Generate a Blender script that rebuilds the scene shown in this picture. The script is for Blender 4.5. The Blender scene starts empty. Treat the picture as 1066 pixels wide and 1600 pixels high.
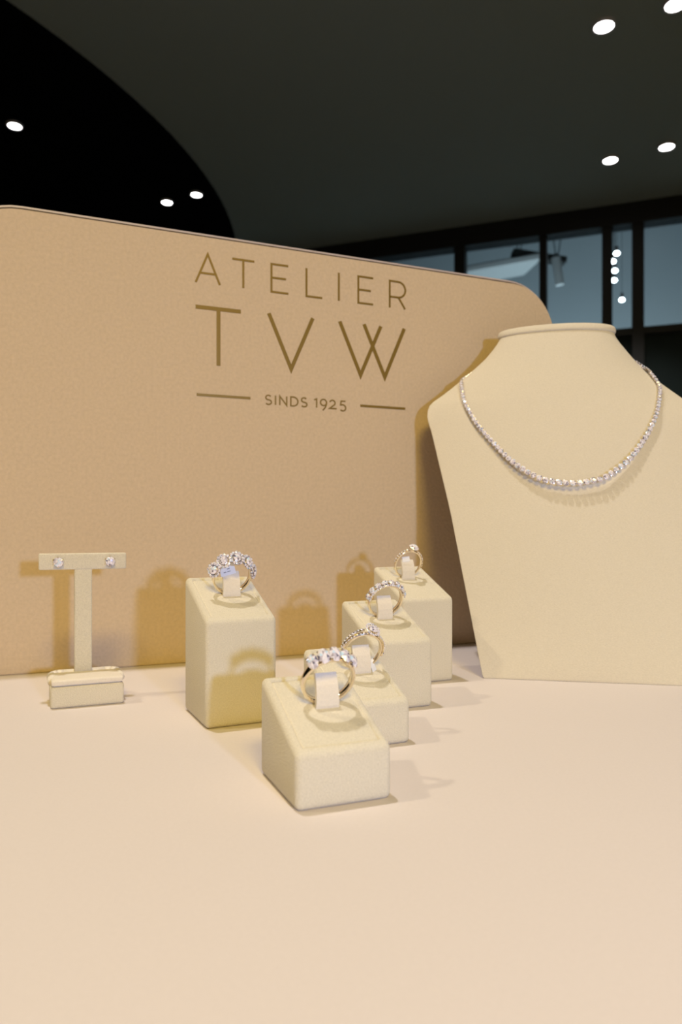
import bpy, bmesh, math, random
from mathutils import Vector, Matrix, Euler

# ------------------------------------------------------------------ camera, world, lights, exposure
S = bpy.context.scene
COL = S.collection
T = 0.95                    # height of the counter top
EYE = 1.05                  # height of the lens
CEIL = 2.75
R = math.radians
rnd = random.Random(7)

cd = bpy.data.cameras.new('camera')
cam = bpy.data.objects.new('camera', cd)
COL.objects.link(cam)
cam.location = (0, 0, EYE)
cam.rotation_euler = (R(90), 0, 0)
cd.sensor_width = 36
cd.lens = 1140 / 1600 * 36
cd.shift_y = 27 / 1600
cd.clip_start = 0.01
cd.clip_end = 60
cd.dof.use_dof = True
cd.dof.focus_distance = 0.39
cd.dof.aperture_fstop = 12.0
S.camera = cam

w = bpy.data.worlds.new('world')
S.world = w
w.use_nodes = True
bg = w.node_tree.nodes['Background']
bg.inputs[0].default_value = (1.0, 0.60, 0.10, 1)      # the warm-lit shop behind the photographer
bg.inputs[1].default_value = 0.15

S.view_settings.view_transform = 'Standard'
S.view_settings.look = 'None'
S.view_settings.exposure = 0.0
S.view_settings.gamma = 1.0
S.view_settings.use_curve_mapping = False


def lamp(name, kind, loc, target, power, color, size=0.05, angle=60, blend=0.5):
    ld = bpy.data.lights.new(name, kind)
    ld.energy = power
    ld.color = color
    if kind == 'AREA':
        ld.size = size
    else:
        ld.shadow_soft_size = size
    if kind == 'SPOT':
        ld.spot_size = R(angle)
        ld.spot_blend = blend
    o = bpy.data.objects.new(name, ld)
    COL.objects.link(o)
    o.location = loc
    d = Vector(target) - Vector(loc)
    o.rotation_euler = d.to_track_quat('-Z', 'Y').to_euler()
    return o


# small lamp standing on the counter to the right of the photographer
lamp('counter_lamp', 'SPOT', (0.35, -0.48, T + 0.18), (0.0, 0.5, T + 0.10), 16.5, (0.42, 0.58, 1.0), 0.022, 110, 0.6)
# cool light of the neighbouring room behind the glass wall
lamp('neighbour_room_light', 'AREA', (1.6, 5.0, 1.2), (2.4, 7.2, 2.3), 66, (0.84, 0.93, 1.0), 0.8)

# ------------------------------------------------------------------ helpers


def new_mat(name, col, rough=0.6, metal=0.0, emit=None, strength=0.0):
    m = bpy.data.materials.new(name)
    m.use_nodes = True
    p = m.node_tree.nodes['Principled BSDF']
    p.inputs['Base Color'].default_value = (*col, 1)
    p.inputs['Roughness'].default_value = rough
    p.inputs['Metallic'].default_value = metal
    if emit:
        p.inputs['Emission Color'].default_value = (*emit, 1)
        p.inputs['Emission Strength'].default_value = strength
    return m


def fabric(name, col, scale=900, bump=0.25, dist=0.0006, var=0.05, rough=0.92, stretch=(1, 1, 1), sheen=0.2):
    m = new_mat(name, col, rough)
    nt = m.node_tree
    p = nt.nodes['Principled BSDF']
    tc = nt.nodes.new('ShaderNodeTexCoord')
    mp = nt.nodes.new('ShaderNodeMapping')
    mp.inputs['Scale'].default_value = stretch
    nz = nt.nodes.new('ShaderNodeTexNoise')
    nz.inputs['Scale'].default_value = scale
    nz.inputs['Detail'].default_value = 3
    nt.links.new(tc.outputs['Object'], mp.inputs[0])
    nt.links.new(mp.outputs[0], nz.inputs['Vector'])
    bp = nt.nodes.new('ShaderNodeBump')
    bp.inputs['Strength'].default_value = bump
    bp.inputs['Distance'].default_value = dist
    nt.links.new(nz.outputs[0], bp.inputs['Height'])
    nt.links.new(bp.outputs[0], p.inputs['Normal'])
    rp = nt.nodes.new('ShaderNodeValToRGB')
    rp.color_ramp.elements[0].position = 0.3
    rp.color_ramp.elements[1].position = 0.7
    rp.color_ramp.elements[0].color = (*[c * (1 - var) for c in col], 1)
    rp.color_ramp.elements[1].color = (*[min(1, c * (1 + var)) for c in col], 1)
    nt.links.new(nz.outputs[0], rp.inputs[0])
    nt.links.new(rp.outputs[0], p.inputs['Base Color'])
    p.inputs['Sheen Weight'].default_value = sheen
    p.inputs['Specular IOR Level'].default_value = 0.15
    return m


def gem_mat(name):
    m = bpy.data.materials.new(name)
    m.use_nodes = True
    nt = m.node_tree
    p = nt.nodes['Principled BSDF']
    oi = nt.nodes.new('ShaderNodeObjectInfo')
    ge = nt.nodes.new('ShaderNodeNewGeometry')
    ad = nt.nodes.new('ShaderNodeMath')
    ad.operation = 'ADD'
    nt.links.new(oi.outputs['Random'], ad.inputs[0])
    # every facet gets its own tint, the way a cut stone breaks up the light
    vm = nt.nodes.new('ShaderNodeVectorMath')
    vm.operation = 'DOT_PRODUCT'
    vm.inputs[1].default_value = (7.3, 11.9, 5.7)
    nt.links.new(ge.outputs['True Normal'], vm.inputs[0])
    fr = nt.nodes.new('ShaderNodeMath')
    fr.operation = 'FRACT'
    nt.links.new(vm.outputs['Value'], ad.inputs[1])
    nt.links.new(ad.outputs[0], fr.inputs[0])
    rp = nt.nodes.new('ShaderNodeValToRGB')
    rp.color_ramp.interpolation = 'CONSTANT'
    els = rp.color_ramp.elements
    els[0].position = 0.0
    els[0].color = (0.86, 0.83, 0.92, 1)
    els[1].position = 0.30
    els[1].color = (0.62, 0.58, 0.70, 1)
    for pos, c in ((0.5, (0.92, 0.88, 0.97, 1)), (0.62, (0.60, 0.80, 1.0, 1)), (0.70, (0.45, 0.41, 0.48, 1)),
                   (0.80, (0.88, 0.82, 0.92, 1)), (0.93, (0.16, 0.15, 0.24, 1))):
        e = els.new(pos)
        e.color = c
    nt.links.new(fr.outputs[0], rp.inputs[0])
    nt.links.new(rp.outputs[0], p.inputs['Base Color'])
    p.inputs['Metallic'].default_value = 0.05
    p.inputs['Roughness'].default_value = 0.10
    p.inputs['IOR'].default_value = 2.2
    return m


M = {}
M['counter'] = fabric('counter_suede', (0.685, 0.625, 0.63), 700, 0.10, 0.0004, 0.015)
M['board'] = fabric('board_leather', (0.62, 0.49, 0.355), 420, 0.6, 0.0007, 0.05, 0.7)
M['board_back'] = new_mat('board_backing', (0.60, 0.52, 0.53), 0.35)
M['groove_shade'] = new_mat('groove_shade', (0.10, 0.07, 0.05), 0.7)  # dark colour for the shade in the board's edge groove
M['gold'] = new_mat('gold_print', (0.25, 0.16, 0.03), 0.42, 0.35)
M['velvet'] = fabric('cream_velvet', (0.665, 0.612, 0.505), 1500, 0.5, 0.0006, 0.07)
M['bust'] = fabric('bust_linen', (0.62, 0.56, 0.46), 800, 0.35, 0.0005, 0.05, stretch=(1, 1, 3.0))
M['cushion'] = fabric('pale_cushion', (0.74, 0.68, 0.60), 1200, 0.3, 0.0004, 0.03)
M['metal'] = new_mat('ring_metal', (0.93, 0.83, 0.66), 0.12, 1.0)
M['white_metal'] = new_mat('white_metal', (0.90, 0.83, 0.76), 0.28, 1.0)
M['gem'] = gem_mat('diamond')
M['paper'] = new_mat('tag_paper', (0.85, 0.86, 0.92), 0.6)
M['ink'] = new_mat('tag_ink', (0.03, 0.03, 0.06), 0.6)
M['ceiling'] = new_mat('ceiling_paint', (0.31, 0.35, 0.30), 0.8)
M['black'] = new_mat('black_paint', (0.0012, 0.0014, 0.0014), 0.9)
M['black'].node_tree.nodes['Principled BSDF'].inputs['Specular IOR Level'].default_value = 0.05
M['frame'] = new_mat('black_frame', (0.003, 0.0035, 0.0035), 0.6)
M['spandrel'] = new_mat('dark_glass', (0.012, 0.020, 0.019), 0.6)
M['spandrel'].node_tree.nodes['Principled BSDF'].inputs['Specular IOR Level'].default_value = 0.12
M['floor'] = fabric('floor_carpet', (0.26, 0.26, 0.25), 60, 0.3, 0.003, 0.1)
M['darkwall'] = new_mat('dark_wall', (0.02, 0.022, 0.022), 0.8)
M['coolwall'] = new_mat('cool_wall', (0.30, 0.34, 0.36), 0.8)
M['panel'] = new_mat('pale_panel', (0.42, 0.44, 0.44), 0.6)
M['lens'] = new_mat('lamp_lens', (1, 1, 1), 0.5, 0, (1.0, 0.96, 0.97), 14)
M['fill_lens'] = new_mat('warm_fill_lens', (1, 1, 1), 0.5, 0, (1.0, 0.73, 0.2), 1)  # glowing lens of the added warm fill lamp
M['trim'] = new_mat('lamp_trim', (0.5, 0.48, 0.48), 0.35, 0.3)
M['body'] = new_mat('counter_body', (0.35, 0.27, 0.2), 0.6)


def glass_mat():
    m = bpy.data.materials.new('window_glass')
    m.use_nodes = True
    nt = m.node_tree
    out = nt.nodes['Material Output']
    nt.nodes.remove(nt.nodes['Principled BSDF'])
    tr = nt.nodes.new('ShaderNodeBsdfTransparent')
    tr.inputs[0].default_value = (0.80, 0.88, 0.90, 1)
    gl = nt.nodes.new('ShaderNodeBsdfGlossy')
    gl.inputs['Roughness'].default_value = 0.3
    mx = nt.nodes.new('ShaderNodeMixShader')
    mx.inputs[0].default_value = 0.015
    nt.links.new(tr.outputs[0], mx.inputs[1])
    nt.links.new(gl.outputs[0], mx.inputs[2])
    nt.links.new(mx.outputs[0], out.inputs[0])
    return m


M['glass'] = glass_mat()


def tag(o, label, cat, group=None):
    o['label'] = label
    o['category'] = cat
    if group:
        o['group'] = group
    return o


def empty(name, loc, rot=(0, 0, 0)):
    o = bpy.data.objects.new(name, None)
    o.empty_display_size = 0.02
    COL.objects.link(o)
    o.location = loc
    o.rotation_euler = rot
    return o


def mesh_of(bm, name, mat, smooth=False):
    bmesh.ops.recalc_face_normals(bm, faces=bm.faces)
    me = bpy.data.meshes.new(name)
    bm.to_mesh(me)
    bm.free()
    me.materials.append(M[mat])
    if smooth:
        for p in me.polygons:
            p.use_smooth = True
    return me


def put(name, me, parent=None, loc=(0, 0, 0), rot=(0, 0, 0), scale=(1, 1, 1)):
    o = bpy.data.objects.new(name, me)
    COL.objects.link(o)
    o.parent = parent
    o.location = loc
    o.rotation_euler = rot
    o.scale = scale
    return o


def add_box(bm, lo, hi, bev=0.0, seg=2):
    vs = [bm.verts.new((x, y, z)) for z in (lo[2], hi[2]) for y in (lo[1], hi[1]) for x in (lo[0], hi[0])]
    F = [(0, 2, 3, 1), (4, 5, 7, 6), (0, 1, 5, 4), (1, 3, 7, 5), (3, 2, 6, 7), (2, 0, 4, 6)]
    fs = [bm.faces.new([vs[i] for i in f]) for f in F]
    if bev:
        es = list({e for f in fs for e in f.edges})
        bmesh.ops.bevel(bm, geom=es, offset=bev, segments=seg, profile=0.5, affect='EDGES')
    return vs


def box(name, mat, lo, hi, parent=None, bev=0.0, seg=2, loc=(0, 0, 0), rot=(0, 0, 0)):
    bm = bmesh.new()
    add_box(bm, lo, hi, bev, seg)
    return put(name, mesh_of(bm, name, mat, bev > 0 and seg > 2), parent, loc, rot)


def prism(name, mat, pts, z0, z1, parent=None, loc=(0, 0, 0), rot=(0, 0, 0)):
    bm = bmesh.new()
    a = [bm.verts.new((x, y, z0)) for x, y in pts]
    b = [bm.verts.new((x, y, z1)) for x, y in pts]
    bm.faces.new(a)
    bm.faces.new(b)
    n = len(pts)
    for i in range(n):
        bm.faces.new((a[i], a[(i + 1) % n], b[(i + 1) % n], b[i]))
    return put(name, mesh_of(bm, name, mat), parent, loc, rot)


def add_tube(bm, a, b, r, n=6, r2=None):
    a, b = Vector(a), Vector(b)
    q = (b - a).to_track_quat('Z', 'Y')
    r2 = r if r2 is None else r2
    A, B = [], []
    for i in range(n):
        t = 2 * math.pi * i / n
        d = q @ Vector((math.cos(t), math.sin(t), 0))
        A.append(bm.verts.new(a + d * r))
        B.append(bm.verts.new(b + d * r2))
    for i in range(n):
        bm.faces.new((A[i], A[(i + 1) % n], B[(i + 1) % n], B[i]))
    bm.faces.new(A)
    bm.faces.new(B)


def add_lathe(bm, prof, n=32, closed=False):
    rows = []
    for r, z in prof:
        rows.append([bm.verts.new((r * math.cos(2 * math.pi * i / n), r * math.sin(2 * math.pi * i / n), z)) for i in range(n)])
    m = len(rows)
    for k in range(m if closed else m - 1):
        A, B = rows[k], rows[(k + 1) % m]
        for i in range(n):
            bm.faces.new((A[i], A[(i + 1) % n], B[(i + 1) % n], B[i]))
    if not closed:
        bm.faces.new(rows[0])
        bm.faces.new(rows[-1])


def lerp_tab(tab, x):
    if x <= tab[0][0]:
        return tab[0][1]
    for (a, b), (c, d) in zip(tab, tab[1:]):
        if x <= c:
            return b + (d - b) * (x - a) / (c - a)
    return tab[-1][1]


def struct(o):
    o['kind'] = 'structure'
    return o


# ------------------------------------------------------------------ the room
WX, WY = 1.753, 3.750                        # a point on the glass wall
WD = Vector((-0.938, 0.3466, 0))             # along the wall, away from the viewer
WANG = math.atan2(WD.y, WD.x)                # local +x runs along the wall


def on_wall(s):
    return (WX + WD.x * s, WY + WD.y * s)


s0, s1 = -4.0, 6.0
A, B = on_wall(s0), on_wall(s1)
struct(prism('floor', 'floor', [(-4, -3), (A[0], -3), A, B, (-4, B[1])], -0.05, 0.0))
struct(prism('ceiling', 'ceiling', [(-4, -3), (A[0], -3), A, B, (-4, B[1])], CEIL, CEIL + 0.08))
struct(box('wall_left', 'darkwall', (-4.1, -3, 0), (-4.0, B[1], CEIL)))
struct(box('wall_right', 'darkwall', (A[0], -3, 0), (A[0] + 0.1, A[1], CEIL)))

# lowered round black ceiling field, cut off where it meets the glass wall
cx, cy, cr = -3.889, 4.025, 3.279
nw = Vector((0.3466, 0.938))
pts = []
for i in range(160):
    t = 2 * math.pi * i / 160
    x, y = cx + cr * math.cos(t), cy + cr * math.sin(t)
    over = (x - WX) * nw.x + (y - WY) * nw.y + 0.03
    if over > 0:
        x, y = x - nw.x * over, y - nw.y * over
    x = max(x, -3.99)
    pts.append((x, y))
keep = []
for p in pts:
    if not keep or (abs(p[0] - keep[-1][0]) + abs(p[1] - keep[-1][1])) > 0.01:
        keep.append(p)
struct(prism('trim_1', 'black', keep, CEIL - 0.012, CEIL))

# glass wall: local x along the wall from s=0, local y away from the viewer, z up
wall = empty('wall_back', (WX, WY, 0), (0, 0, WANG))
struct(wall)


def wall_s(u):
    k = (u - 533) / 1140
    return (WX - k * WY) / (k * WD.y - WD.x)


HZ = 2.64                                     # underside of the black header
TZ = EYE + 1.04                               # transom
# local y: WANG turned so that +y points towards the viewer -> use negative y as 'behind'
box('header', 'frame', (s0, -0.05, HZ), (s1, 0.05, CEIL), wall)
box('upper_wall', 'frame', (s0, -0.05, CEIL), (s1, 0.05, 4.1), wall)
box('transom', 'frame', (s0, -0.03, TZ - 0.025), (s1, 0.03, TZ + 0.012), wall)
edges = [s0 + 0.02]
mull = []
for u, hw in ((997, 0.029), (949, 0.026), (849.5, 0.019), (720, 0.03)):
    mull.append((wall_s(u), hw))
mull += [(mull[-1][0] + 0.72 * k, 0.028) for k in range(1, 7)]
mull = [(-0.85, 0.028), (-1.9, 0.028), (-2.9, 0.028)] + mull
mull = sorted(m for m in mull if s0 < m[0] < s1 - 0.1)
for s, hw in mull:
    box('mullion', 'frame', (s - hw, -0.04, 0), (s + hw, 0.04, HZ), wall)
xs = [s0] + [m[0] for m in mull] + [s1]
for a, b in zip(xs, xs[1:]):
    box('pane', 'glass', (a + 0.02, -0.006, TZ + 0.01), (b - 0.02, 0.006, HZ), wall)
    box('lower_panel', 'spandrel', (a + 0.02, -0.006, 0), (b - 0.02, 0.006, TZ - 0.02), wall)

# neighbouring room behind the glass
nb = lambda s, d: (WX + WD.x * s + nw.x * d, WY + WD.y * s + nw.y * d)
struct(prism('wall_far', 'coolwall', [nb(s0, 3.0), nb(s1, 3.0), nb(s1, 3.1), nb(s0, 3.1)], 0, 4.2))
struct(prism('ceiling_far', 'coolwall', [nb(s0, 0.0), nb(s1, 0.0), nb(s1, 3.0), nb(s0, 3.0)], 4.0, 4.1))
struct(prism('wall_far_left', 'coolwall', [nb(s1, 0.06), nb(s1, 3.0), nb(s1 - 0.1, 3.0), nb(s1 - 0.1, 0.06)], 0, 4.0))
struct(prism('wall_far_right', 'coolwall', [nb(s0, 0.06), nb(s0, 3.0), nb(s0 + 0.1, 3.0), nb(s0 + 0.1, 0.06)], 0, 4.0))
struct(prism('floor_far', 'floor', [nb(s0, 0.06), nb(s1, 0.06), nb(s1, 3.0), nb(s0, 3.0)], -0.05, 0.0))

# hanging things seen through the panes


def at(u, v, Y):
    return Vector(((u - 533) / 1140 * Y, Y, EYE - (v - 827) / 1140 * Y))


def hang_panel(name, label, cat, c, size, rot, mat):
    t = empty(name, c, rot)
    tag(t, label, cat)
    box('panel', mat, (-size[0] / 2, -size[1] / 2, -size[2] / 2), (size[0] / 2, size[1] / 2, size[2] / 2), t, 0.01)
    for sx in (-1, 1):
        bm = bmesh.new()
        add_tube(bm, (sx * size[0] * 0.35, 0, size[2] / 2), (sx * size[0] * 0.35, 0, 4.0 - c[2]), 0.004)
        put('cable', mesh_of(bm, 'cable', 'frame'), t)
    return t


hang_panel('ceiling_raft', 'pale rectangular raft hanging behind the glass above the board', 'ceiling panel',
           at(770, 424, 5.6), (0.62, 0.5, 0.05), (R(6), R(-10), 0), 'panel')
hang_panel('ceiling_beam', 'dark narrow beam hanging behind the glass past the thin mullion', 'beam',
           at(842, 402, 5.4), (0.40, 0.09, 0.05), (0, R(9), 0), 'frame')
tl = empty('tube_lamp', at(872, 424, 5.3), (0, R(-8), 0))
tag(tl, 'short pale upright tube lamp behind the glass right of the thin mullion', 'lamp')
bm = bmesh.new()
add_tube(bm, (0, 0, -0.10), (0, 0, 0.10), 0.032, 16)
put('tube', mesh_of(bm, 'tube', 'panel'), tl)
bm = bmesh.new()
add_tube(bm, (0, 0, 0.10), (0, 0, 0.125), 0.02, 12)
add_tube(bm, (0, 0, 0.125), (0, 0, 0.9), 0.004, 6)
put('rod', mesh_of(bm, 'rod', 'frame'), tl)

names = ['topmost', 'second from the top', 'middle', 'fourth from the top', 'lowest']
for (u, v), wd in zip(((964, 396), (958, 408.5), (961, 423), (960, 438), (972, 468.5)), names):
    p = at(u, v, 4.62 + 0.12 * names.index(wd))
    t = empty('light_dot', p)  # invented hanging balls in place of dots of light on the pane
    tag(t, 'small round glowing ball standing in for a dot of light in the narrow pane, %s of the five' % wd, 'lamp', 'stand-in light dots behind the glass')
    bm = bmesh.new()
    bmesh.ops.create_uvsphere(bm, u_segments=16, v_segments=10, radius=0.016)
    put('glow_ball', mesh_of(bm, 'glow_ball', 'lens', True), t, scale=(1.15, 1, 0.85))
    bm = bmesh.new()
    add_tube(bm, (0, 0, 0.02), (0, 0, 0.045), 0.010, 10)
    add_tube(bm, (0, 0, 0.04), (0, 0, 4.0 - p.z), 0.0015, 5)
    put('cord', mesh_of(bm, 'cord', 'frame'), t)


# ceiling downlights
def downlight(x, y, z, r, label, power=0, target=None, color=(1, 1, 1), size=0.04, angle=70, lens='lens'):
    t = empty('downlight', (x, y, z))
    tag(t, label, 'light', 'ceiling downlights')
    bm = bmesh.new()
    add_lathe(bm, [(r * 0.86, -0.010), (r * 0.98, -0.012), (r * 1.10, -0.004), (r * 1.10, -0.0005), (r * 0.86, -0.0005)], 32, True)
    put('trim_ring', mesh_of(bm, 'trim_ring', 'trim', True), t)
    bm = bmesh.new()
    add_lathe(bm, [(r * 0.40, -0.009), (r * 0.84, -0.008), (r * 0.86, -0.001)], 32)
    put('lens', mesh_of(bm, 'lens', lens), t)
    if power:
        if angle:
            lamp('downlight_beam', 'SPOT', (x, y, z - 0.03), target, power, color, size, angle)
        else:
            lamp('warm_fill_glow', 'AREA', (x, y, z - 0.03), target, power, color, size).data.shape = 'DISK'  # disk source, used only by the added warm fill lamp


for u, v, r, lb in ((944, 38, 0.036, 'round white downlight in the grey ceiling, large one left of the cut-off one'),
                    (1056, 4, 0.036, 'round white downlight cut off by the top right corner of the photo'),
                    (954, 248, 0.035, 'round white downlight nearest above the glass wall, left of its neighbour'),
                    (1042, 227, 0.035, 'round white downlight above the glass wall at the right edge')):
    Y = 1140 * (CEIL - EYE) / (827 - v)
    x = (u - 533) / 1140 * Y
    downlight(x, Y, CEIL, r, lb, 26, (x, Y, 0), (1.0, 0.97, 0.95), 0.03, 80)
for u, v, r, lb in ((23, 194, 0.030, 'lone white downlight at the left in the black round ceiling field'),
                    (261, 314, 0.029, 'white downlight above the board, left of the pair in the black field'),
                    (307, 302, 0.029, 'white downlight above the board, right of the pair in the black field')):
    Y = 1140 * (CEIL - 0.012 - EYE) / (827 - v)
    downlight((u - 533) / 1140 * Y, Y, CEIL - 0.012, r, lb)
downlight(-0.26, 0.56, CEIL, 0.036, 'downlight in the grey ceiling straight above the ring displays', 52, (0.0, 0.38, T), (1.0, 0.945, 0.92), 0.03)
downlight(-1.35, 0.15, CEIL, 0.036, 'added unseen fill downlight in the grey ceiling far left of the counter', 40, (0.0, 0.40, T), (1.0, 0.86, 0.58), 0.04)  # added fill that brightens the left faces of the blocks
downlight(0.42, -1.75, CEIL, 0.45, 'large round warm fill lamp added unseen behind the photographer', 70, (0.42, -1.75, 0), (1.0, 0.725, 0.175), 0.86, 0, 'fill_lens')  # invented fixture: soft warm fill for the board and block fronts

# ------------------------------------------------------------------ counter
ct = empty('display_counter', (0, 0, 0))
tag(ct, 'long display counter with smooth pale pinkish beige top carrying the jewellery', 'counter')
box('top', 'counter', (-1.0, -0.35, T - 0.035), (1.0, 1.0, T), ct, 0.004, 3)
box('body', 'body', (-0.96, -0.30, 0.06), (0.96, 0.95, T - 0.035), ct)
box('plinth', 'frame', (-0.90, -0.24, 0.0), (0.90, 0.90, 0.06), ct)

# ------------------------------------------------------------------ logo board
BYAW = R(22.1)
board = empty('logo_board', (-0.2327, 0.4978, T), (0, 0, BYAW))
tag(board, 'tall tan board with rounded top corners and gold ATELIER TVW lettering', 'display board')
BL_, BR_, BT_, BRAD = -0.032, 0.463, 0.3205, 0.045


def board_outline(grow=0.0):
    l, r, t, q = BL_ - grow, BR_ + grow, BT_ + grow, BRAD + grow
    out = [(l, 0.0), (r, 0.0)]
    for i in range(13):
        a = R(90 * i / 12)
        out.append((r - q + q * math.cos(a), t - q + q * math.sin(a)))
    for i in range(13):
        a = R(90 + 90 * i / 12)
        out.append((l + q + q * math.cos(a), t - q + q * math.sin(a)))
    return out


def slab(name, mat, outl, y0, y1, bev, parent):
    bm = bmesh.new()
    a = [bm.verts.new((x, y0, z)) for x, z in outl]
    b = [bm.verts.new((x, y1, z)) for x, z in outl]
    fa = bm.faces.new(a)
    bm.faces.new(b)
    n = len(outl)
    for i in range(n):
        bm.faces.new((a[i], a[(i + 1) % n], b[(i + 1) % n], b[i]))
    if bev:
        bmesh.ops.bevel(bm, geom=list(fa.edges), offset=bev, segments=3, profile=0.5, affect='EDGES')
    return put(name, mesh_of(bm, name, mat), parent)


slab('front_panel', 'board', board_outline(), 0.0, 0.004, 0.0012, board)
slab('groove_shade', 'groove_shade', board_outline(0.0026), 0.0040, 0.0052, 0, board)  # dark strip standing in for the shaded groove between the panels
slab('back_panel', 'board_back', board_outline(0.0044), 0.0052, 0.009, 0.0004, board)


def ribbon(bm, pts, wd, y0=-0.00035, y1=0.0002):
    """flat stroke of constant width along a polyline in the board's x-z plane, mitred"""
    P = [Vector(p) for p in pts]
    closed = (P[0] - P[-1]).length < 1e-6 and len(P) > 3
    if closed:
        P = P[:-1]
    n = len(P)
    Lp, Rp = [], []
    for i in range(n):
        if closed or 0 < i < n - 1:
            d1 = (P[i] - P[i - 1]).normalized()
            d2 = (P[(i + 1) % n] - P[i]).normalized()
            n1, n2 = Vector((-d1.y, d1.x)), Vector((-d2.y, d2.x))
            m = (n1 + n2).normalized()
            k = 1 / max(0.32, m.dot(n1))
        else:
            d = (P[1] - P[0]) if i == 0 else (P[-1] - P[-2])
            d.normalize()
            m = Vector((-d.y, d.x))
            k = 1
        Lp.append(P[i] + m * k * wd / 2)
        Rp.append(P[i] - m * k * wd / 2)
    q = [[bm.verts.new((v.x, y, v.y)) for v in side] for side in (Lp, Rp) for y in (y0, y1)]
    rng = range(n if closed else n - 1)
    for i in rng:
        j = (i + 1) % n
        bm.faces.new((q[0][i], q[0][j], q[2][j], q[2][i]))
        bm.faces.new((q[1][i], q[1][j], q[3][j], q[3][i]))
        bm.faces.new((q[0][i], q[0][j], q[1][j], q[1][i]))
        bm.faces.new((q[2][i], q[2][j], q[3][j], q[3][i]))
    if not closed:
        for i in (0, n - 1):
            bm.faces.new((q[0][i], q[2][i], q[3][i], q[1][i]))


def arc(cx, cz, rx, rz, a0, a1, n=12):
    return [(cx + rx * math.cos(R(a0 + (a1 - a0) * i / n)), cz + rz * math.sin(R(a0 + (a1 - a0) * i / n))) for i in range(n + 1)]


def letter(strokes, wd, name='letter'):
    bm = bmesh.new()
    for i, st in enumerate(strokes):
        ribbon(bm, [(x / 1000, z / 1000) for x, z in st], wd / 1000, -0.00035 - 0.00002 * i)
    put(name, mesh_of(bm, name, 'gold'), board)


W1 = 1.6
lo, hi = 285.6, 307.3
letter([[(133.3, lo), (142.4, hi + 0.4), (151.7, lo)], [(136.4, 293.1), (148.6, 293.1)]], W1)
letter([[(161.3, hi - 0.2), (178.6, hi - 0.2)], [(169.9, hi - 0.6), (169.9, lo)]], W1)
letter([[(206.2, hi), (192.4, hi), (192.4, lo), (206.2, lo)], [(192.4, 296.7), (204.3, 296.7)]], W1)
letter([[(221.4, hi + 0.6), (221.4, lo), (234.8, lo)]], W1)
letter([[(249.2, hi + 0.6), (249.2, lo - 0.4)]], W1)
letter([[(279.7, hi), (266.4, hi), (266.4, lo), (279.7, lo)], [(266.4, 296.5), (277.6, 296.5)]], W1)
letter([[(295.0, lo - 0.6), (295.0, hi), (302.8, hi)] + arc(302.8, 300.75, 6.7, 6.55, 75, -90, 14)[0:] + [(295.0, 294.2)],
        [(303.0, 294.2), (309.3, lo - 0.6)]], W1)
W2 = 3.0
letter([[(133.2, 267.2), (167.9, 267.2)], [(150.6, 266.0), (150.6, 224.2)]], W2)
letter([[(190.3, 268.6), (208.6, 226.5), (226.8, 268.6)]], W2)
letter([[(250.0, 268.6), (268.4, 226.5), (286.8, 268.4)], [(271.5, 268.6), (290.4, 226.5), (308.5, 268.6)]], W2)
letter([[(134.0, 201.2), (175.5, 201.2)]], 2.0, 'rule_line')
letter([[(268.2, 201.4), (309.4, 201.4)]], 2.0, 'rule_line')
W3 = 1.12


def s_shape(x):
    up = arc(x + 2.5, 202.75, 2.2, 1.75, 35, 250, 10)
    dn = arc(x + 2.5, 199.2, 2.4, 1.8, 70, -145, 10)
    return [up + dn]


letter(s_shape(187.5), W3)
letter([[(195.7, 204.6), (195.7, 197.4)]], W3)
letter([[(199.2, 197.4), (199.2, 204.4), (204.9, 197.6), (204.9, 204.6)]], W3)
letter([[(208.3, 197.5), (208.3, 204.5), (210.4, 204.5)] + arc(210.4, 201.0, 3.8, 3.5, 80, -90, 12) + [(208.3, 197.5), (208.3, 198.2)]], W3)
letter(s_shape(216.9), W3)
letter([[(227.9, 203.4), (230.0, 204.4), (230.0, 197.4)]], W3)
letter([arc(235.9, 201.9, 2.6, 2.5, 0, 360, 16), [(238.5, 201.9), (238.3, 200.0), (237.3, 197.8), (235.3, 195.6)]], W3)
letter([arc(243.6, 202.0, 2.3, 2.2, 165, -35, 10) + [(241.2, 197.5), (247.2, 197.5)]], W3)
letter([[(255.0, 204.0), (251.2, 204.0), (250.7, 200.9)] + arc(252.6, 198.6, 2.6, 2.5, 115, -140, 12)], W3)

# ------------------------------------------------------------------ stones


def gem_mesh(name, n=8):
    bm = bmesh.new()
    tb = [bm.verts.new((0.56 * math.cos(2 * math.pi * i / n), 0.56 * math.sin(2 * math.pi * i / n), 0.34)) for i in range(n)]
    gd = [bm.verts.new((math.cos(2 * math.pi * (i + .5) / n), math.sin(2 * math.pi * (i + .5) / n), 0.0)) for i in range(n)]
    cu = bm.verts.new((0, 0, -0.85))
    # table, slightly domed into triangles so it sparkles
    c = bm.verts.new((0, 0, 0.37))
    for i in range(n):
        j = (i + 1) % n
        bm.faces.new((tb[i], tb[j], c))
        bm.faces.new((tb[i], gd[i], tb[j]))
        bm.faces.new((tb[j], gd[i], gd[j]))
        bm.faces.new((gd[i], cu, gd[j]))
    return mesh_of(bm, name, 'gem')


GEM = gem_mesh('brilliant_stone', 8)
GEMS = gem_mesh('pave_stone', 6)


def stone(parent, loc, rot, r, small=False, jitter=7, sx=1.0, sy=1.0):
    q = Euler(rot).to_matrix() @ Euler((R(rnd.uniform(-jitter, jitter)), R(rnd.uniform(-jitter, jitter)), 0)).to_matrix()
    if sx == sy:
        q = q @ Matrix.Rotation(rnd.uniform(0, 6.28), 3, 'Z')
    return put('stone', GEMS if small else GEM, parent, loc, q.to_euler(), (r * sx, r * sy, r))


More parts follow.
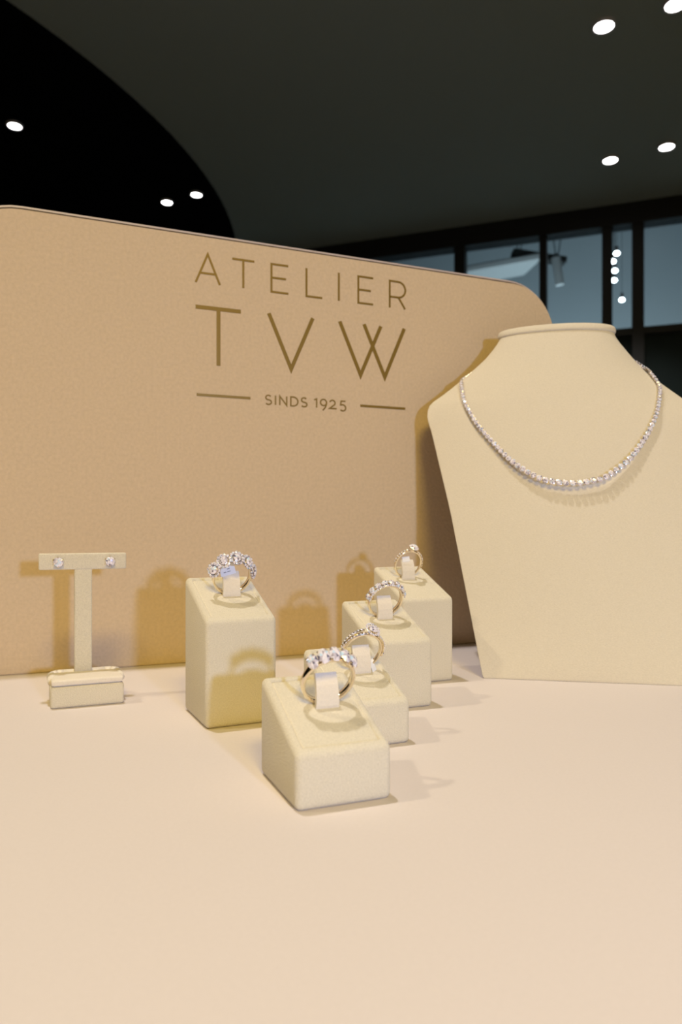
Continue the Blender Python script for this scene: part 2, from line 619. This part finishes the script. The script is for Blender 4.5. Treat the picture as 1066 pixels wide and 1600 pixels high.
# ------------------------------------------------------------------ ring blocks
BW, BD, RISE = 0.0375, 0.0465, 0.0192
SLOPE = math.atan2(RISE, BD)


def wedge(name, mat, x0, x1, y0, y1, hb, hf, base, bev, parent, inset=None, drop=0.0):
    """hf height at y0 (front), rising with the slope; base = bottom height (None: parallel to the top)"""
    k = RISE / BD
    f = lambda y: hf + k * (y - y0)
    bm = bmesh.new()
    lo = [(x0, y0), (x1, y0), (x1, y1), (x0, y1)]
    a = [bm.verts.new((x, y, base if base is not None else f(y) - hb)) for x, y in lo]
    b = [bm.verts.new((x, y, f(y))) for x, y in lo]
    bm.faces.new(a)
    bm.faces.new(b)
    for i in range(4):
        bm.faces.new((a[i], a[(i + 1) % 4], b[(i + 1) % 4], b[i]))
    bmesh.ops.recalc_face_normals(bm, faces=bm.faces)
    bmesh.ops.bevel(bm, geom=list(bm.edges), offset=bev, segments=4, profile=0.5, affect='EDGES')
    if inset:
        bm.normal_update()
        up = Vector((0, -math.sin(SLOPE), math.cos(SLOPE)))
        top = max(bm.faces, key=lambda q: q.calc_area() * (q.normal.dot(up) > 0.99))
        bmesh.ops.inset_individual(bm, faces=[top], thickness=inset, use_even_offset=True)
        r = bmesh.ops.inset_individual(bm, faces=[top], thickness=0.0003, use_even_offset=True)
        for v in top.verts:
            v.co -= up * drop
    return put(name, mesh_of(bm, name, mat, True), parent)


def ring_block(front_right, yaw, hf, label, slot_x=0.5, slot_t=0.6):
    """origin at the middle of the front bottom edge"""
    c, s = math.cos(yaw), math.sin(yaw)
    o = (front_right[0] - c * BW / 2, front_right[1] - s * BW / 2, T)
    t = empty('ring_block', o, (0, 0, yaw))
    tag(t, label, 'ring display', 'velvet ring display blocks')
    bd = wedge('body', 'velvet', -BW / 2, BW / 2, 0, BD, 0, hf, 0.0, 0.0026, t, 0.0007, 0.0012)
    m = 0.0036
    k = RISE / BD
    wedge('top_pad', 'velvet', -BW / 2 + m, BW / 2 - m, m, BD - m, 0.0022, hf + k * m - 0.0005, None, 0.0009, t)
    # flap that holds the ring: strip curving up out of the pad, through the ring
    y = BD * slot_t
    x = (slot_x - 0.5) * BW
    base = Vector((x, y, hf + k * y - 0.0005))
    up = Vector((0, -math.sin(SLOPE), math.cos(SLOPE)))
    al = Vector((0, math.cos(SLOPE), math.sin(SLOPE)))
    path = [(-0.0046, -0.0008), (-0.0046, 0.0012), (-0.0040, 0.0034), (-0.0028, 0.0058), (-0.0010, 0.0084), (0.0012, 0.0108), (0.0024, 0.0120)]
    th = 0.0018
    bm = bmesh.new()
    rows = []
    for i, (a, n) in enumerate(path):
        p = Vector(path[max(0, i - 1)])
        q = Vector(path[min(len(path) - 1, i + 1)])
        d = (q - p).normalized()
        nn = Vector((d.y, -d.x))        # towards the back / below
        f_ = base + al * a + up * n
        b_ = base + al * (a + nn.x * th) + up * (n + nn.y * th)
        hw = 0.0049 - 0.0005 * i / 6
        rows.append([bm.verts.new(v) for v in (f_ - Vector((hw, 0, 0)), f_ + Vector((hw, 0, 0)), b_ + Vector((hw, 0, 0)), b_ - Vector((hw, 0, 0)))])
    for A_, B_ in zip(rows, rows[1:]):
        for i in range(4):
            bm.faces.new((A_[i], A_[(i + 1) % 4], B_[(i + 1) % 4], B_[i]))
    bm.faces.new(rows[0])
    bm.faces.new(rows[-1])
    es = [e for e in bm.edges if len(e.link_faces) == 2 and e.calc_face_angle(0) > 0.9]
    bmesh.ops.bevel(bm, geom=es, offset=0.0004, segments=2, profile=0.5, affect='EDGES')
    put('ring_flap', mesh_of(bm, 'ring_flap', 'cushion'), t)
    mat = Matrix.Translation(o) @ Matrix.Rotation(yaw, 4, 'Z')
    return mat @ (base - up * 0.0004)


YB = R(22)
contact = {}
contact['front'] = ring_block((0.0190, 0.2705), YB, 0.0205, 'low cream velvet ring block nearest the camera, holding the five-stone ring', 0.555, 0.60)
contact['second'] = ring_block((0.0326, 0.3415), YB, 0.0205, 'low cream velvet ring block second from the front, behind the nearest one', 0.60, 0.58)
contact['third'] = ring_block((0.0520, 0.4123), YB, 0.0380, 'mid-height cream velvet ring block, third of the stepped row', 0.50, 0.60)
contact['fourth'] = ring_block((0.0745, 0.4823), YB, 0.0550, 'tall cream velvet ring block at the back of the row beside the bust', 0.47, 0.66)
contact['tall'] = ring_block((-0.0333, 0.3790), R(25), 0.0545, 'tall cream velvet ring block standing alone between earring stand and ring row', 0.54, 0.60)

# ------------------------------------------------------------------ rings


def band_mesh(ro, th, wd, n=72, wtop=None, name='band'):
    """ring standing in x-z, centre at z=ro; wd along y, may change towards the top"""
    bm = bmesh.new()
    rows = []
    for i in range(n):
        a = 2 * math.pi * i / n
        tt = max(0.0, math.cos(a)) ** 1.5
        b = wd + ((wtop or wd) - wd) * tt
        prof = []
        for (pr, py) in ((1, -.30), (.8, -.46), (.3, -.5), (0.0, -.42), (0.0, .42), (.3, .5), (.8, .46), (1, .30)):
            r = ro - th + th * pr
            prof.append(bm.verts.new((r * math.sin(a), py * b, ro + r * math.cos(a))))
        rows.append(prof)
    for i in range(n):
        A_, B_ = rows[i], rows[(i + 1) % n]
        for k in range(8):
            bm.faces.new((A_[k], A_[(k + 1) % 8], B_[(k + 1) % 8], B_[k]))
    return mesh_of(bm, name, 'metal', True)


def ring_root(key, yaw, lean, label):
    t = empty('ring', contact[key], (R(lean), 0, yaw))
    tag(t, label, 'ring', 'diamond rings on blocks')
    return t


def radial(ro, th_deg, r, y=0.0):
    a = R(th_deg)
    return Vector((r * math.sin(a), y, ro + r * math.cos(a)))


def add_cup(bm, c, zdir, r, h, prongs=4, tip=0.0007, xdir=None, sx=1, sy=1, pr=0.00028):
    """small open basket with claws; c is the girdle centre"""
    z = Vector(zdir).normalized()
    x = Vector(xdir).normalized() if xdir else (Vector((0, 1, 0)) if abs(z.y) < 0.9 else Vector((1, 0, 0)))
    x = (x - z * x.dot(z)).normalized()
    y = z.cross(x)
    for i in range(prongs):
        a = 2 * math.pi * (i + 0.5) / prongs
        d = x * math.cos(a) * sx + y * math.sin(a) * sy
        add_tube(bm, c - z * h + d * r * 0.45, c + z * tip * 0.6 + d * r * 1.02, pr, 5, pr * 0.9)
    n = 10
    for rr, zz, wdt in ((0.80, -0.45 * h, 0.0003),):
        V = []
        for i in range(n):
            a = 2 * math.pi * i / n
            d = x * math.cos(a) * sx + y * math.sin(a) * sy
            V.append([bm.verts.new(c + z * (zz + k[1] * wdt) + d * (r * rr + k[0] * wdt)) for k in ((-1, -1), (1, -1), (1, 1), (-1, 1))])
        for i in range(n):
            for k in range(4):
                bm.faces.new((V[i][k], V[i][(k + 1) % 4], V[(i + 1) % n][(k + 1) % 4], V[(i + 1) % n][k]))


# front ring: five large stones across the top
t = ring_root('front', YB, 27, 'gold ring with five large diamonds in a row on the nearest block')
RO = 0.0111
put('band', band_mesh(RO, 0.0014, 0.0034, wtop=0.0036), t)
bm = bmesh.new()
for k in range(5):
    th = 3 + (k - 2) * 21.5
    r = 0.0026
    z = radial(0, th, 1, -0.42).normalized()
    p = radial(RO, th, RO + 0.0013, -0.0002)
    add_cup(bm, p, z, r, 0.0019, 4, 0.0012, sx=1.22, sy=0.92, pr=0.00034)
    stone(t, p + z * 0.0003, (R(23), R(th), 0), r, sx=0.95, sy=1.3)
put('setting', mesh_of(bm, 'setting', 'metal'), t)

# second ring: halo solitaire on a split pave shank
t = ring_root('second', YB, 25, 'split-shank halo solitaire diamond ring on the second block from the front')
RO = 0.0106
put('band', band_mesh(RO, 0.0012, 0.0022, wtop=0.0024), t)
HEAD = 16
p = radial(RO, HEAD, RO + 0.0023)
z = radial(0, HEAD, 1, -0.36).normalized()
bm = bmesh.new()
add_cup(bm, p, z, 0.0025, 0.0026, 6, 0.0011)
for sg in (-1, 1):
    for e in (-1, 1):
        prev = None
        for i in range(10):
            th = HEAD + sg * (16 + i * 8.2)
            off = e * (0.0019 - 0.00014 * i)
            q = radial(RO, th, RO + 0.0005, off)
            if prev:
                add_tube(bm, prev, q, 0.00055, 6)
            prev = q
            stone(t, radial(RO, th, RO + 0.0010, off), (0, R(th), 0), 0.00062, True, 14)
put('setting', mesh_of(bm, 'setting', 'metal'), t)
stone(t, p + z * 0.0005, (R(20), R(HEAD), 0), 0.0025)
xa = Vector((math.cos(R(HEAD)), 0, -math.sin(R(HEAD))))
for i in range(15):
    a = 2 * math.pi * i / 15
    ya = z.cross(xa)
    stone(t, p + (xa * math.cos(a) + ya * math.sin(a)) * 0.0034 - z * 0.0001, (R(20), R(HEAD), 0), 0.00078, True, 16)

# third ring: wide half-eternity band, large stones edged with small ones
t = ring_root('third', YB, 26, 'half-eternity ring set with rows of diamonds on the mid-height block')
RO = 0.0110
put('band', band_mesh(RO, 0.0013, 0.0032, wtop=0.0040), t)
bm = bmesh.new()
for k in range(8):
    th = -4 + (k - 3.5) * 20.5
    z = radial(0, th, 1, -0.3).normalized()
    p = radial(RO, th, RO + 0.0010, -0.0003)
    add_cup(bm, p, z, 0.0018, 0.0013, 4, 0.0009)
    stone(t, p + z * 0.0004, (R(17), R(th), 0), 0.0020)
    for e in (-1, 1):
        for d in (-6.5, 0, 6.5):
            stone(t, radial(RO, th + d, RO + 0.0005, e * (0.0026 if d == 0 else 0.0023)), (R(-e * 30), R(th), 0), 0.00075, True, 14)
put('setting', mesh_of(bm, 'setting', 'metal'), t)

# fourth ring: oval solitaire with a row of shoulder stones
t = ring_root('fourth', YB, 22, 'slender oval solitaire ring on the back block beside the bust')
RO = 0.0102
put('band', band_mesh(RO, 0.0012, 0.0017), t)
HEAD = 10
p = radial(RO, HEAD, RO + 0.0022)
z = radial(0, HEAD, 1, -0.36).normalized()
bm = bmesh.new()
add_cup(bm, p, z, 0.0030, 0.0026, 4, 0.0011, sx=0.95, sy=1.15, pr=0.0004)
for sg in (-1, 1):
    for i in range(7):
        th = HEAD + sg * (24 + i * 10.5)
        q = radial(RO, th, RO + 0.0006)
        add_cup(bm, q, radial(0, th, 1), 0.0008, 0.0009, 4, 0.0007, pr=0.0002)
        stone(t, q, (0, R(th), 0), 0.00085, True)
put('setting', mesh_of(bm, 'setting', 'metal'), t)
stone(t, p + z * 0.0003, (R(20), R(HEAD), 0), 0.0034, sx=1.12, sy=0.95)

# ring on the lone block: five round flower clusters
t = ring_root('tall', R(25), 27, 'wide ring of round diamond clusters on the lone tall block')
RO = 0.0108
put('band', band_mesh(RO, 0.0012, 0.0036, wtop=0.0024), t)
bm = bmesh.new()
for k in range(5):
    th = 4 + (k - 2) * 35
    z = radial(0, th, 1, -0.62).normalized()
    xa = Vector((math.cos(R(th)), 0, -math.sin(R(th))))
    ya = z.cross(xa)
    p = radial(RO, th, RO + 0.0012, -0.0012)
    add_cup(bm, p, z, 0.0019, 0.0012, 4, 0.0008)
    # saucer under the cluster
    n = 18
    V = []
    for i in range(n):
        a = 2 * math.pi * i / n
        d = xa * math.cos(a) + ya * math.sin(a)
        V.append((bm.verts.new(p + d * 0.0041 - z * 0.0006), bm.verts.new(p + d * 0.0033 - z * 0.0014)))
    for i in range(n):
        j = (i + 1) % n
        bm.faces.new((V[i][0], V[j][0], V[j][1], V[i][1]))
    bm.faces.new([v[0] for v in V])
    bm.faces.new([v[1] for v in V])
    stone(t, p + z * 0.0006, (R(32), R(th), 0), 0.0024)
    for i in range(12):
        a = 2 * math.pi * i / 12
        d = xa * math.cos(a) + ya * math.sin(a)
        stone(t, p + d * 0.0034, (R(32), R(th), 0), 0.00095, True, 16)
put('setting', mesh_of(bm, 'setting', 'white_metal'), t)


# ------------------------------------------------------------------ price tags
def price_tag(key, yaw, off, size, rot, label, lines):
    c = Matrix.Rotation(yaw, 4, 'Z') @ Vector(off)
    t = empty('price_tag', contact[key] + c, (rot[0], rot[1], yaw + rot[2]))
    tag(t, label, 'price tag', 'paper price tags')
    a, b = size
    box('paper', 'paper', (-a / 2, 0, -b / 2), (a / 2, 0.00025, b / 2), t)
    for x0, x1, z in lines:
        bm = bmesh.new()
        x = x0
        while x < x1:
            wv = rnd.uniform(0.0002, 0.0005)
            add_box(bm, (x, -0.00005, z - 0.00022), (min(x + wv, x1), 0.0001, z + 0.00022))
            x += wv + 0.00018
        put('print', mesh_of(bm, 'print', 'ink'), t)
    return t


price_tag('tall', R(25), (-0.0022, -0.0038, 0.0132), (0.0084, 0.0062), (R(-5), R(-14), 0), 'small white printed price tag tucked in the cluster ring',
          [(-0.0010, 0.0012, 0.0018), (-0.0002, 0.0014, 0.0003), (-0.0024, -0.0010, -0.0012), (-0.0003, 0.0014, -0.0012)])
price_tag('second', YB, (0.0066, -0.0030, 0.0020), (0.0035, 0.0060), (R(-15), R(-12), R(35)), 'tiny bluish white tag beside the second ring', [])
price_tag('fourth', YB, (-0.0014, -0.0036, 0.0128), (0.0056, 0.0034), (R(-8), R(-6), 0), 'tiny white tag tucked in the slender oval solitaire ring', [])

# ------------------------------------------------------------------ earring stand
EY = R(23)
es = empty('earring_stand', (-0.1610, 0.4040, T), (0, 0, EY))     # front left bottom corner of its base
tag(es, 'cream velvet T-shaped earring stand at the left in front of the board', 'earring stand')
EW, ED = 0.0395, 0.033
box('base', 'velvet', (0, 0, 0), (EW, ED, 0.0122), es, 0.0018, 4)
box('base_cushion', 'cushion', (0.0004, -0.0006, 0.0126), (EW - 0.0004, ED * 0.72, 0.0160), es, 0.0013, 4)
box('seam_core', 'velvet', (0.002, 0.0016, 0.0118), (EW - 0.002, ED - 0.003, 0.0140), es)
# raised rim round the back of the base
bm = bmesh.new()
pth = [(0.0012, ED * 0.30), (0.0012, ED - 0.006), (0.0040, ED - 0.0014), (0.0080, ED - 0.0012), (EW - 0.0080, ED - 0.0012), (EW - 0.0040, ED - 0.0014), (EW - 0.0012, ED - 0.006), (EW - 0.0012, ED * 0.30)]
for a, b in zip(pth, pth[1:]):
    add_tube(bm, (a[0], a[1], 0.0136), (b[0], b[1], 0.0136), 0.0026, 10)
put('back_rim', mesh_of(bm, 'back_rim', 'cushion', True), es)
px = EW * 0.475
box('pole', 'velvet', (px - 0.0050, ED * 0.735, 0.0110), (px + 0.0050, ED * 0.735 + 0.0040, 0.0770), es, 0.0009, 3)
box('crossbar', 'velvet', (px - 0.0246, ED * 0.735 - 0.0006, 0.0762), (px + 0.0246, ED * 0.735 + 0.0046, 0.0858), es, 0.0008, 3)

for sx, lb in ((-0.0140, 'sparkling diamond stud near the left end of the T-shaped stand'),
               (0.0150, 'sparkling diamond stud near the right end of the T-shaped stand')):
    loc = Matrix.Translation((-0.1610, 0.4040, T)) @ Matrix.Rotation(EY, 4, 'Z') @ Vector((px + sx, ED * 0.735 - 0.0006, 0.0808))
    t = empty('stud_earring', loc, (0, 0, EY))
    tag(t, lb, 'earring', 'pair of stud earrings')
    stone(t, (0, -0.0022, 0), (R(90), 0, 0), 0.0029)
    bm = bmesh.new()
    add_cup(bm, Vector((0, -0.0022, 0)), (0, -1, 0), 0.0030, 0.0018, 6, 0.0012, pr=0.0004)
    add_tube(bm, (0, 0.0003, 0), (0, -0.0010, 0), 0.0010, 8)
    put('setting', mesh_of(bm, 'setting', 'white_metal'), t)

# ------------------------------------------------------------------ necklace bust
UY = R(-11)
UO = Vector((0.15606, 0.47717, T))
bust = empty('necklace_bust', UO, (0, 0, UY))
tag(bust, 'cream linen necklace bust with sloping shoulders at the right', 'necklace display')
WT = [(0, 62), (113, 86), (165, 99.2), (178.2, 102.6), (186, 105.2), (191, 106.2), (196, 106), (200.5, 104.6), (204, 101.5), (209.3, 94.3), (218, 84), (227, 73.8),
      (234.5, 66.3), (241.7, 59.3), (250, 53.2), (255, 50.0), (259.5, 48.0)]
WR = [(0, 70), (113, 92), (165, 103), (175, 104.8), (181, 105), (186, 103.2), (191, 98.6), (200.1, 87.2), (209, 77.8), (223, 63.7), (231, 58.2), (238.9, 53.3), (250, 46.4), (255, 43.8), (259.5, 42.6)]
DT = [(0, 0.8), (40, 5), (100, 12), (160, 17), (210, 20), (262, 21)]
PT = [(0, 1.0), (120, 1.0), (205, 1.0), (230, 0.8), (254, 0.5), (270, 0.5)]
BT = [(0, 9), (190, 9), (215, 10), (245, 12.5), (270, 13)]
qz = lambda z: 0.13 * z / 0.265


def side_w(x, z):
    return lerp_tab(WT if x < 0 else WR, z * 1000) / 1000


def bust_front(x, z):
    """local y of the front surface (metres)"""
    wv = side_w(x, z)
    k = max(0.0, 1 - (x / wv) ** 2)
    return qz(z) - lerp_tab(DT, z * 1000) / 1000 * k ** lerp_tab(PT, z * 1000)


def bust_ring(bm, z, wv, d, p, b, n=28, wr=None):
    wr = wr or wv
    V = []
    for i in range(n + 1):
        u = -math.cos(math.pi * i / n)
        V.append(bm.verts.new((u * (wv if u < 0 else wr), qz(z) - d * max(0, 1 - u * u) ** p, z)))
    for i in range(1, n):
        u = math.cos(math.pi * i / n)
        V.append(bm.verts.new((u * (wv if u < 0 else wr), qz(z) + b * max(0, 1 - u * u) ** 0.35, z)))
    return V


zs = [0, 1.0, 2.0]
zs += [2 + (160 - 2) * i / 16 for i in range(1, 17)]
zs += [165, 171, 175, 178.2, 181, 183.5, 186, 188.5, 191, 193.5, 196, 198.3, 200.5, 202.3, 204, 206.5, 209.3, 213.5, 218, 222.5, 227, 231, 234.5, 238.2, 241.7, 246, 250, 252.5, 255, 257.5, 259.5]
bm = bmesh.new()
rows = []
for z in zs:
    shrink = 1.2 if z == 0 else (0.4 if z == 1.0 else 0)
    wv = (lerp_tab(WT, z) - shrink * 0.6) / 1000
    rows.append(bust_ring(bm, z / 1000, wv, (lerp_tab(DT, z) - shrink * 0.6) / 1000, lerp_tab(PT, z), (lerp_tab(BT, z) - shrink) / 1000, wr=(lerp_tab(WR, z) - shrink * 0.6) / 1000))
for A_, B_ in zip(rows, rows[1:]):
    n = len(A_)
    for i in range(n):
        bm.faces.new((A_[i], A_[(i + 1) % n], B_[(i + 1) % n], B_[i]))
bm.faces.new(rows[0])
bm.faces.new(rows[-1])
put('body', mesh_of(bm, 'body', 'bust', True), bust)
bm = bmesh.new()
rows = []
for z, g in ((258.6, -3.0), (258.6, 0.2), (259.1, 1.1), (260.2, 1.6), (262.2, 1.7), (263.8, 1.3), (264.8, 0.4), (265.2, -1.2), (265.2, -4.0), (264.7, -5.0)):
    rows.append(bust_ring(bm, z / 1000, (48.0 + g) / 1000, (21 + g) / 1000, 0.5, (13 + g) / 1000, wr=(42.6 + g) / 1000))
for A_, B_ in zip(rows, rows[1:]):
    n = len(A_)
    for i in range(n):
        bm.faces.new((A_[i], A_[(i + 1) % n], B_[(i + 1) % n], B_[i]))
bm.faces.new(rows[0])
bm.faces.new(rows[-1])
put('neck_rim', mesh_of(bm, 'neck_rim', 'bust', True), bust)
# easel leg at the back
bm = bmesh.new()
y1, z1 = qz(0.15) + 0.0085, 0.15
vs = []
for (y, z, hw) in ((y1, z1, 0.012), (y1 + 0.004, z1 + 0.002, 0.012), (0.140, 0.0, 0.022), (0.135, 0.0, 0.022)):
    vs.append((bm.verts.new((-hw, y, z)), bm.verts.new((hw, y, z))))
for i in range(4):
    a, b = vs[i], vs[(i + 1) % 4]
    bm.faces.new((a[0], a[1], b[1], b[0]))
bm.faces.new([v[0] for v in vs])
bm.faces.new([v[1] for v in vs])
put('easel_leg', mesh_of(bm, 'easel_leg', 'bust'), bust)

# ------------------------------------------------------------------ necklace
NK = [(-79.2, 219.5), (-78.0, 209), (-75.4, 198.5), (-66.9, 182.1), (-54.6, 165.7), (-40.4, 149.8), (-24.2, 138.0), (-12, 134.0), (0.9, 132.7), (12.5, 134), (23.9, 137.3),
      (40.6, 149.9), (53.4, 165.7), (63.4, 183.5), (69.2, 201), (70.6, 211), (66.5, 221.5)]
front = []
for x, z in NK:
    x, z = x / 1000, z / 1000
    wv = side_w(x, z)
    hang = 0.0026 + 0.0030 * max(0.0, (0.165 - z) / 0.035)
    front.append(Vector((x, bust_front(min(max(x, -wv), wv), z) - hang, z)))
back = [Vector((x / 1000, qz(z / 1000) + y / 1000, z / 1000)) for x, y, z in
        ((65, 7, 228), (52, 14.5, 241), (28, 18, 249), (-2, 19, 250), (-32, 18, 249), (-58, 14.5, 240), (-76.5, 6.5, 226))]
ctrl = front + back
nC = len(ctrl)
dense = []
for i in range(nC):
    p0, p1, p2, p3 = (ctrl[(i + k) % nC] for k in (-1, 0, 1, 2))
    for j in range(24):
        u = j / 24
        dense.append(0.5 * ((2 * p1) + (p2 - p0) * u + (2 * p0 - 5 * p1 + 4 * p2 - p3) * u * u + (3 * p1 - p0 - 3 * p2 + p3) * u ** 3))
neck = empty('diamond_necklace', UO, (0, 0, UY))
tag(neck, 'sparkling tennis necklace of graduated diamonds hung on the cream bust', 'necklace')
bm = bmesh.new()
dist = 0.0
nxt = 0.0
nD = len(dense)
for i in range(nD):
    p, q = dense[i], dense[(i + 1) % nD]
    seg = (q - p).length
    while nxt < dist + seg and nxt < 10:
        c = p.lerp(q, (nxt - dist) / seg)
        tg = (q - p).normalized()
        zz = c.z
        size = 0.00150 + 0.00075 * max(0.0, min(1.0, (0.215 - zz) / 0.07))
        if i / 24 < len(front) - 1:
            e = 0.002
            wv = side_w(c.x, zz)
            nx = (bust_front(min(max(c.x + e, -wv), wv), zz) - bust_front(min(max(c.x - e, -wv), wv), zz)) / (2 * e)
            nz = (bust_front(max(-wv, min(wv, c.x)), zz + e) - bust_front(max(-wv, min(wv, c.x)), zz - e)) / (2 * e)
            nx = max(-0.55, min(0.55, nx))
            nz = max(-1.0, min(1.0, nz))
            nrm = Vector((nx, -1.0, nz)).normalized()
        else:
            nrm = Vector((c.x * 0.6, 0.03, 0.02)).normalized()
        nrm = (nrm - tg * nrm.dot(tg)).normalized()
        m3 = Matrix((tg, nrm.cross(tg), nrm)).transposed()
        stone(neck, c + nrm * size * 0.35, m3.to_euler(), size * 1.04, jitter=9)
        add_cup(bm, c + nrm * size * 0.2, nrm, size * 0.95, size * 1.0, 4, size * 0.4, xdir=tg, pr=size * 0.14)
        add_tube(bm, c - tg * size * 1.1 - nrm * size * 0.6, c + tg * size * 1.1 - nrm * size * 0.6, size * 0.28, 6)
        nxt += size * 2.12
    dist += seg
put('setting', mesh_of(bm, 'setting', 'white_metal'), neck)
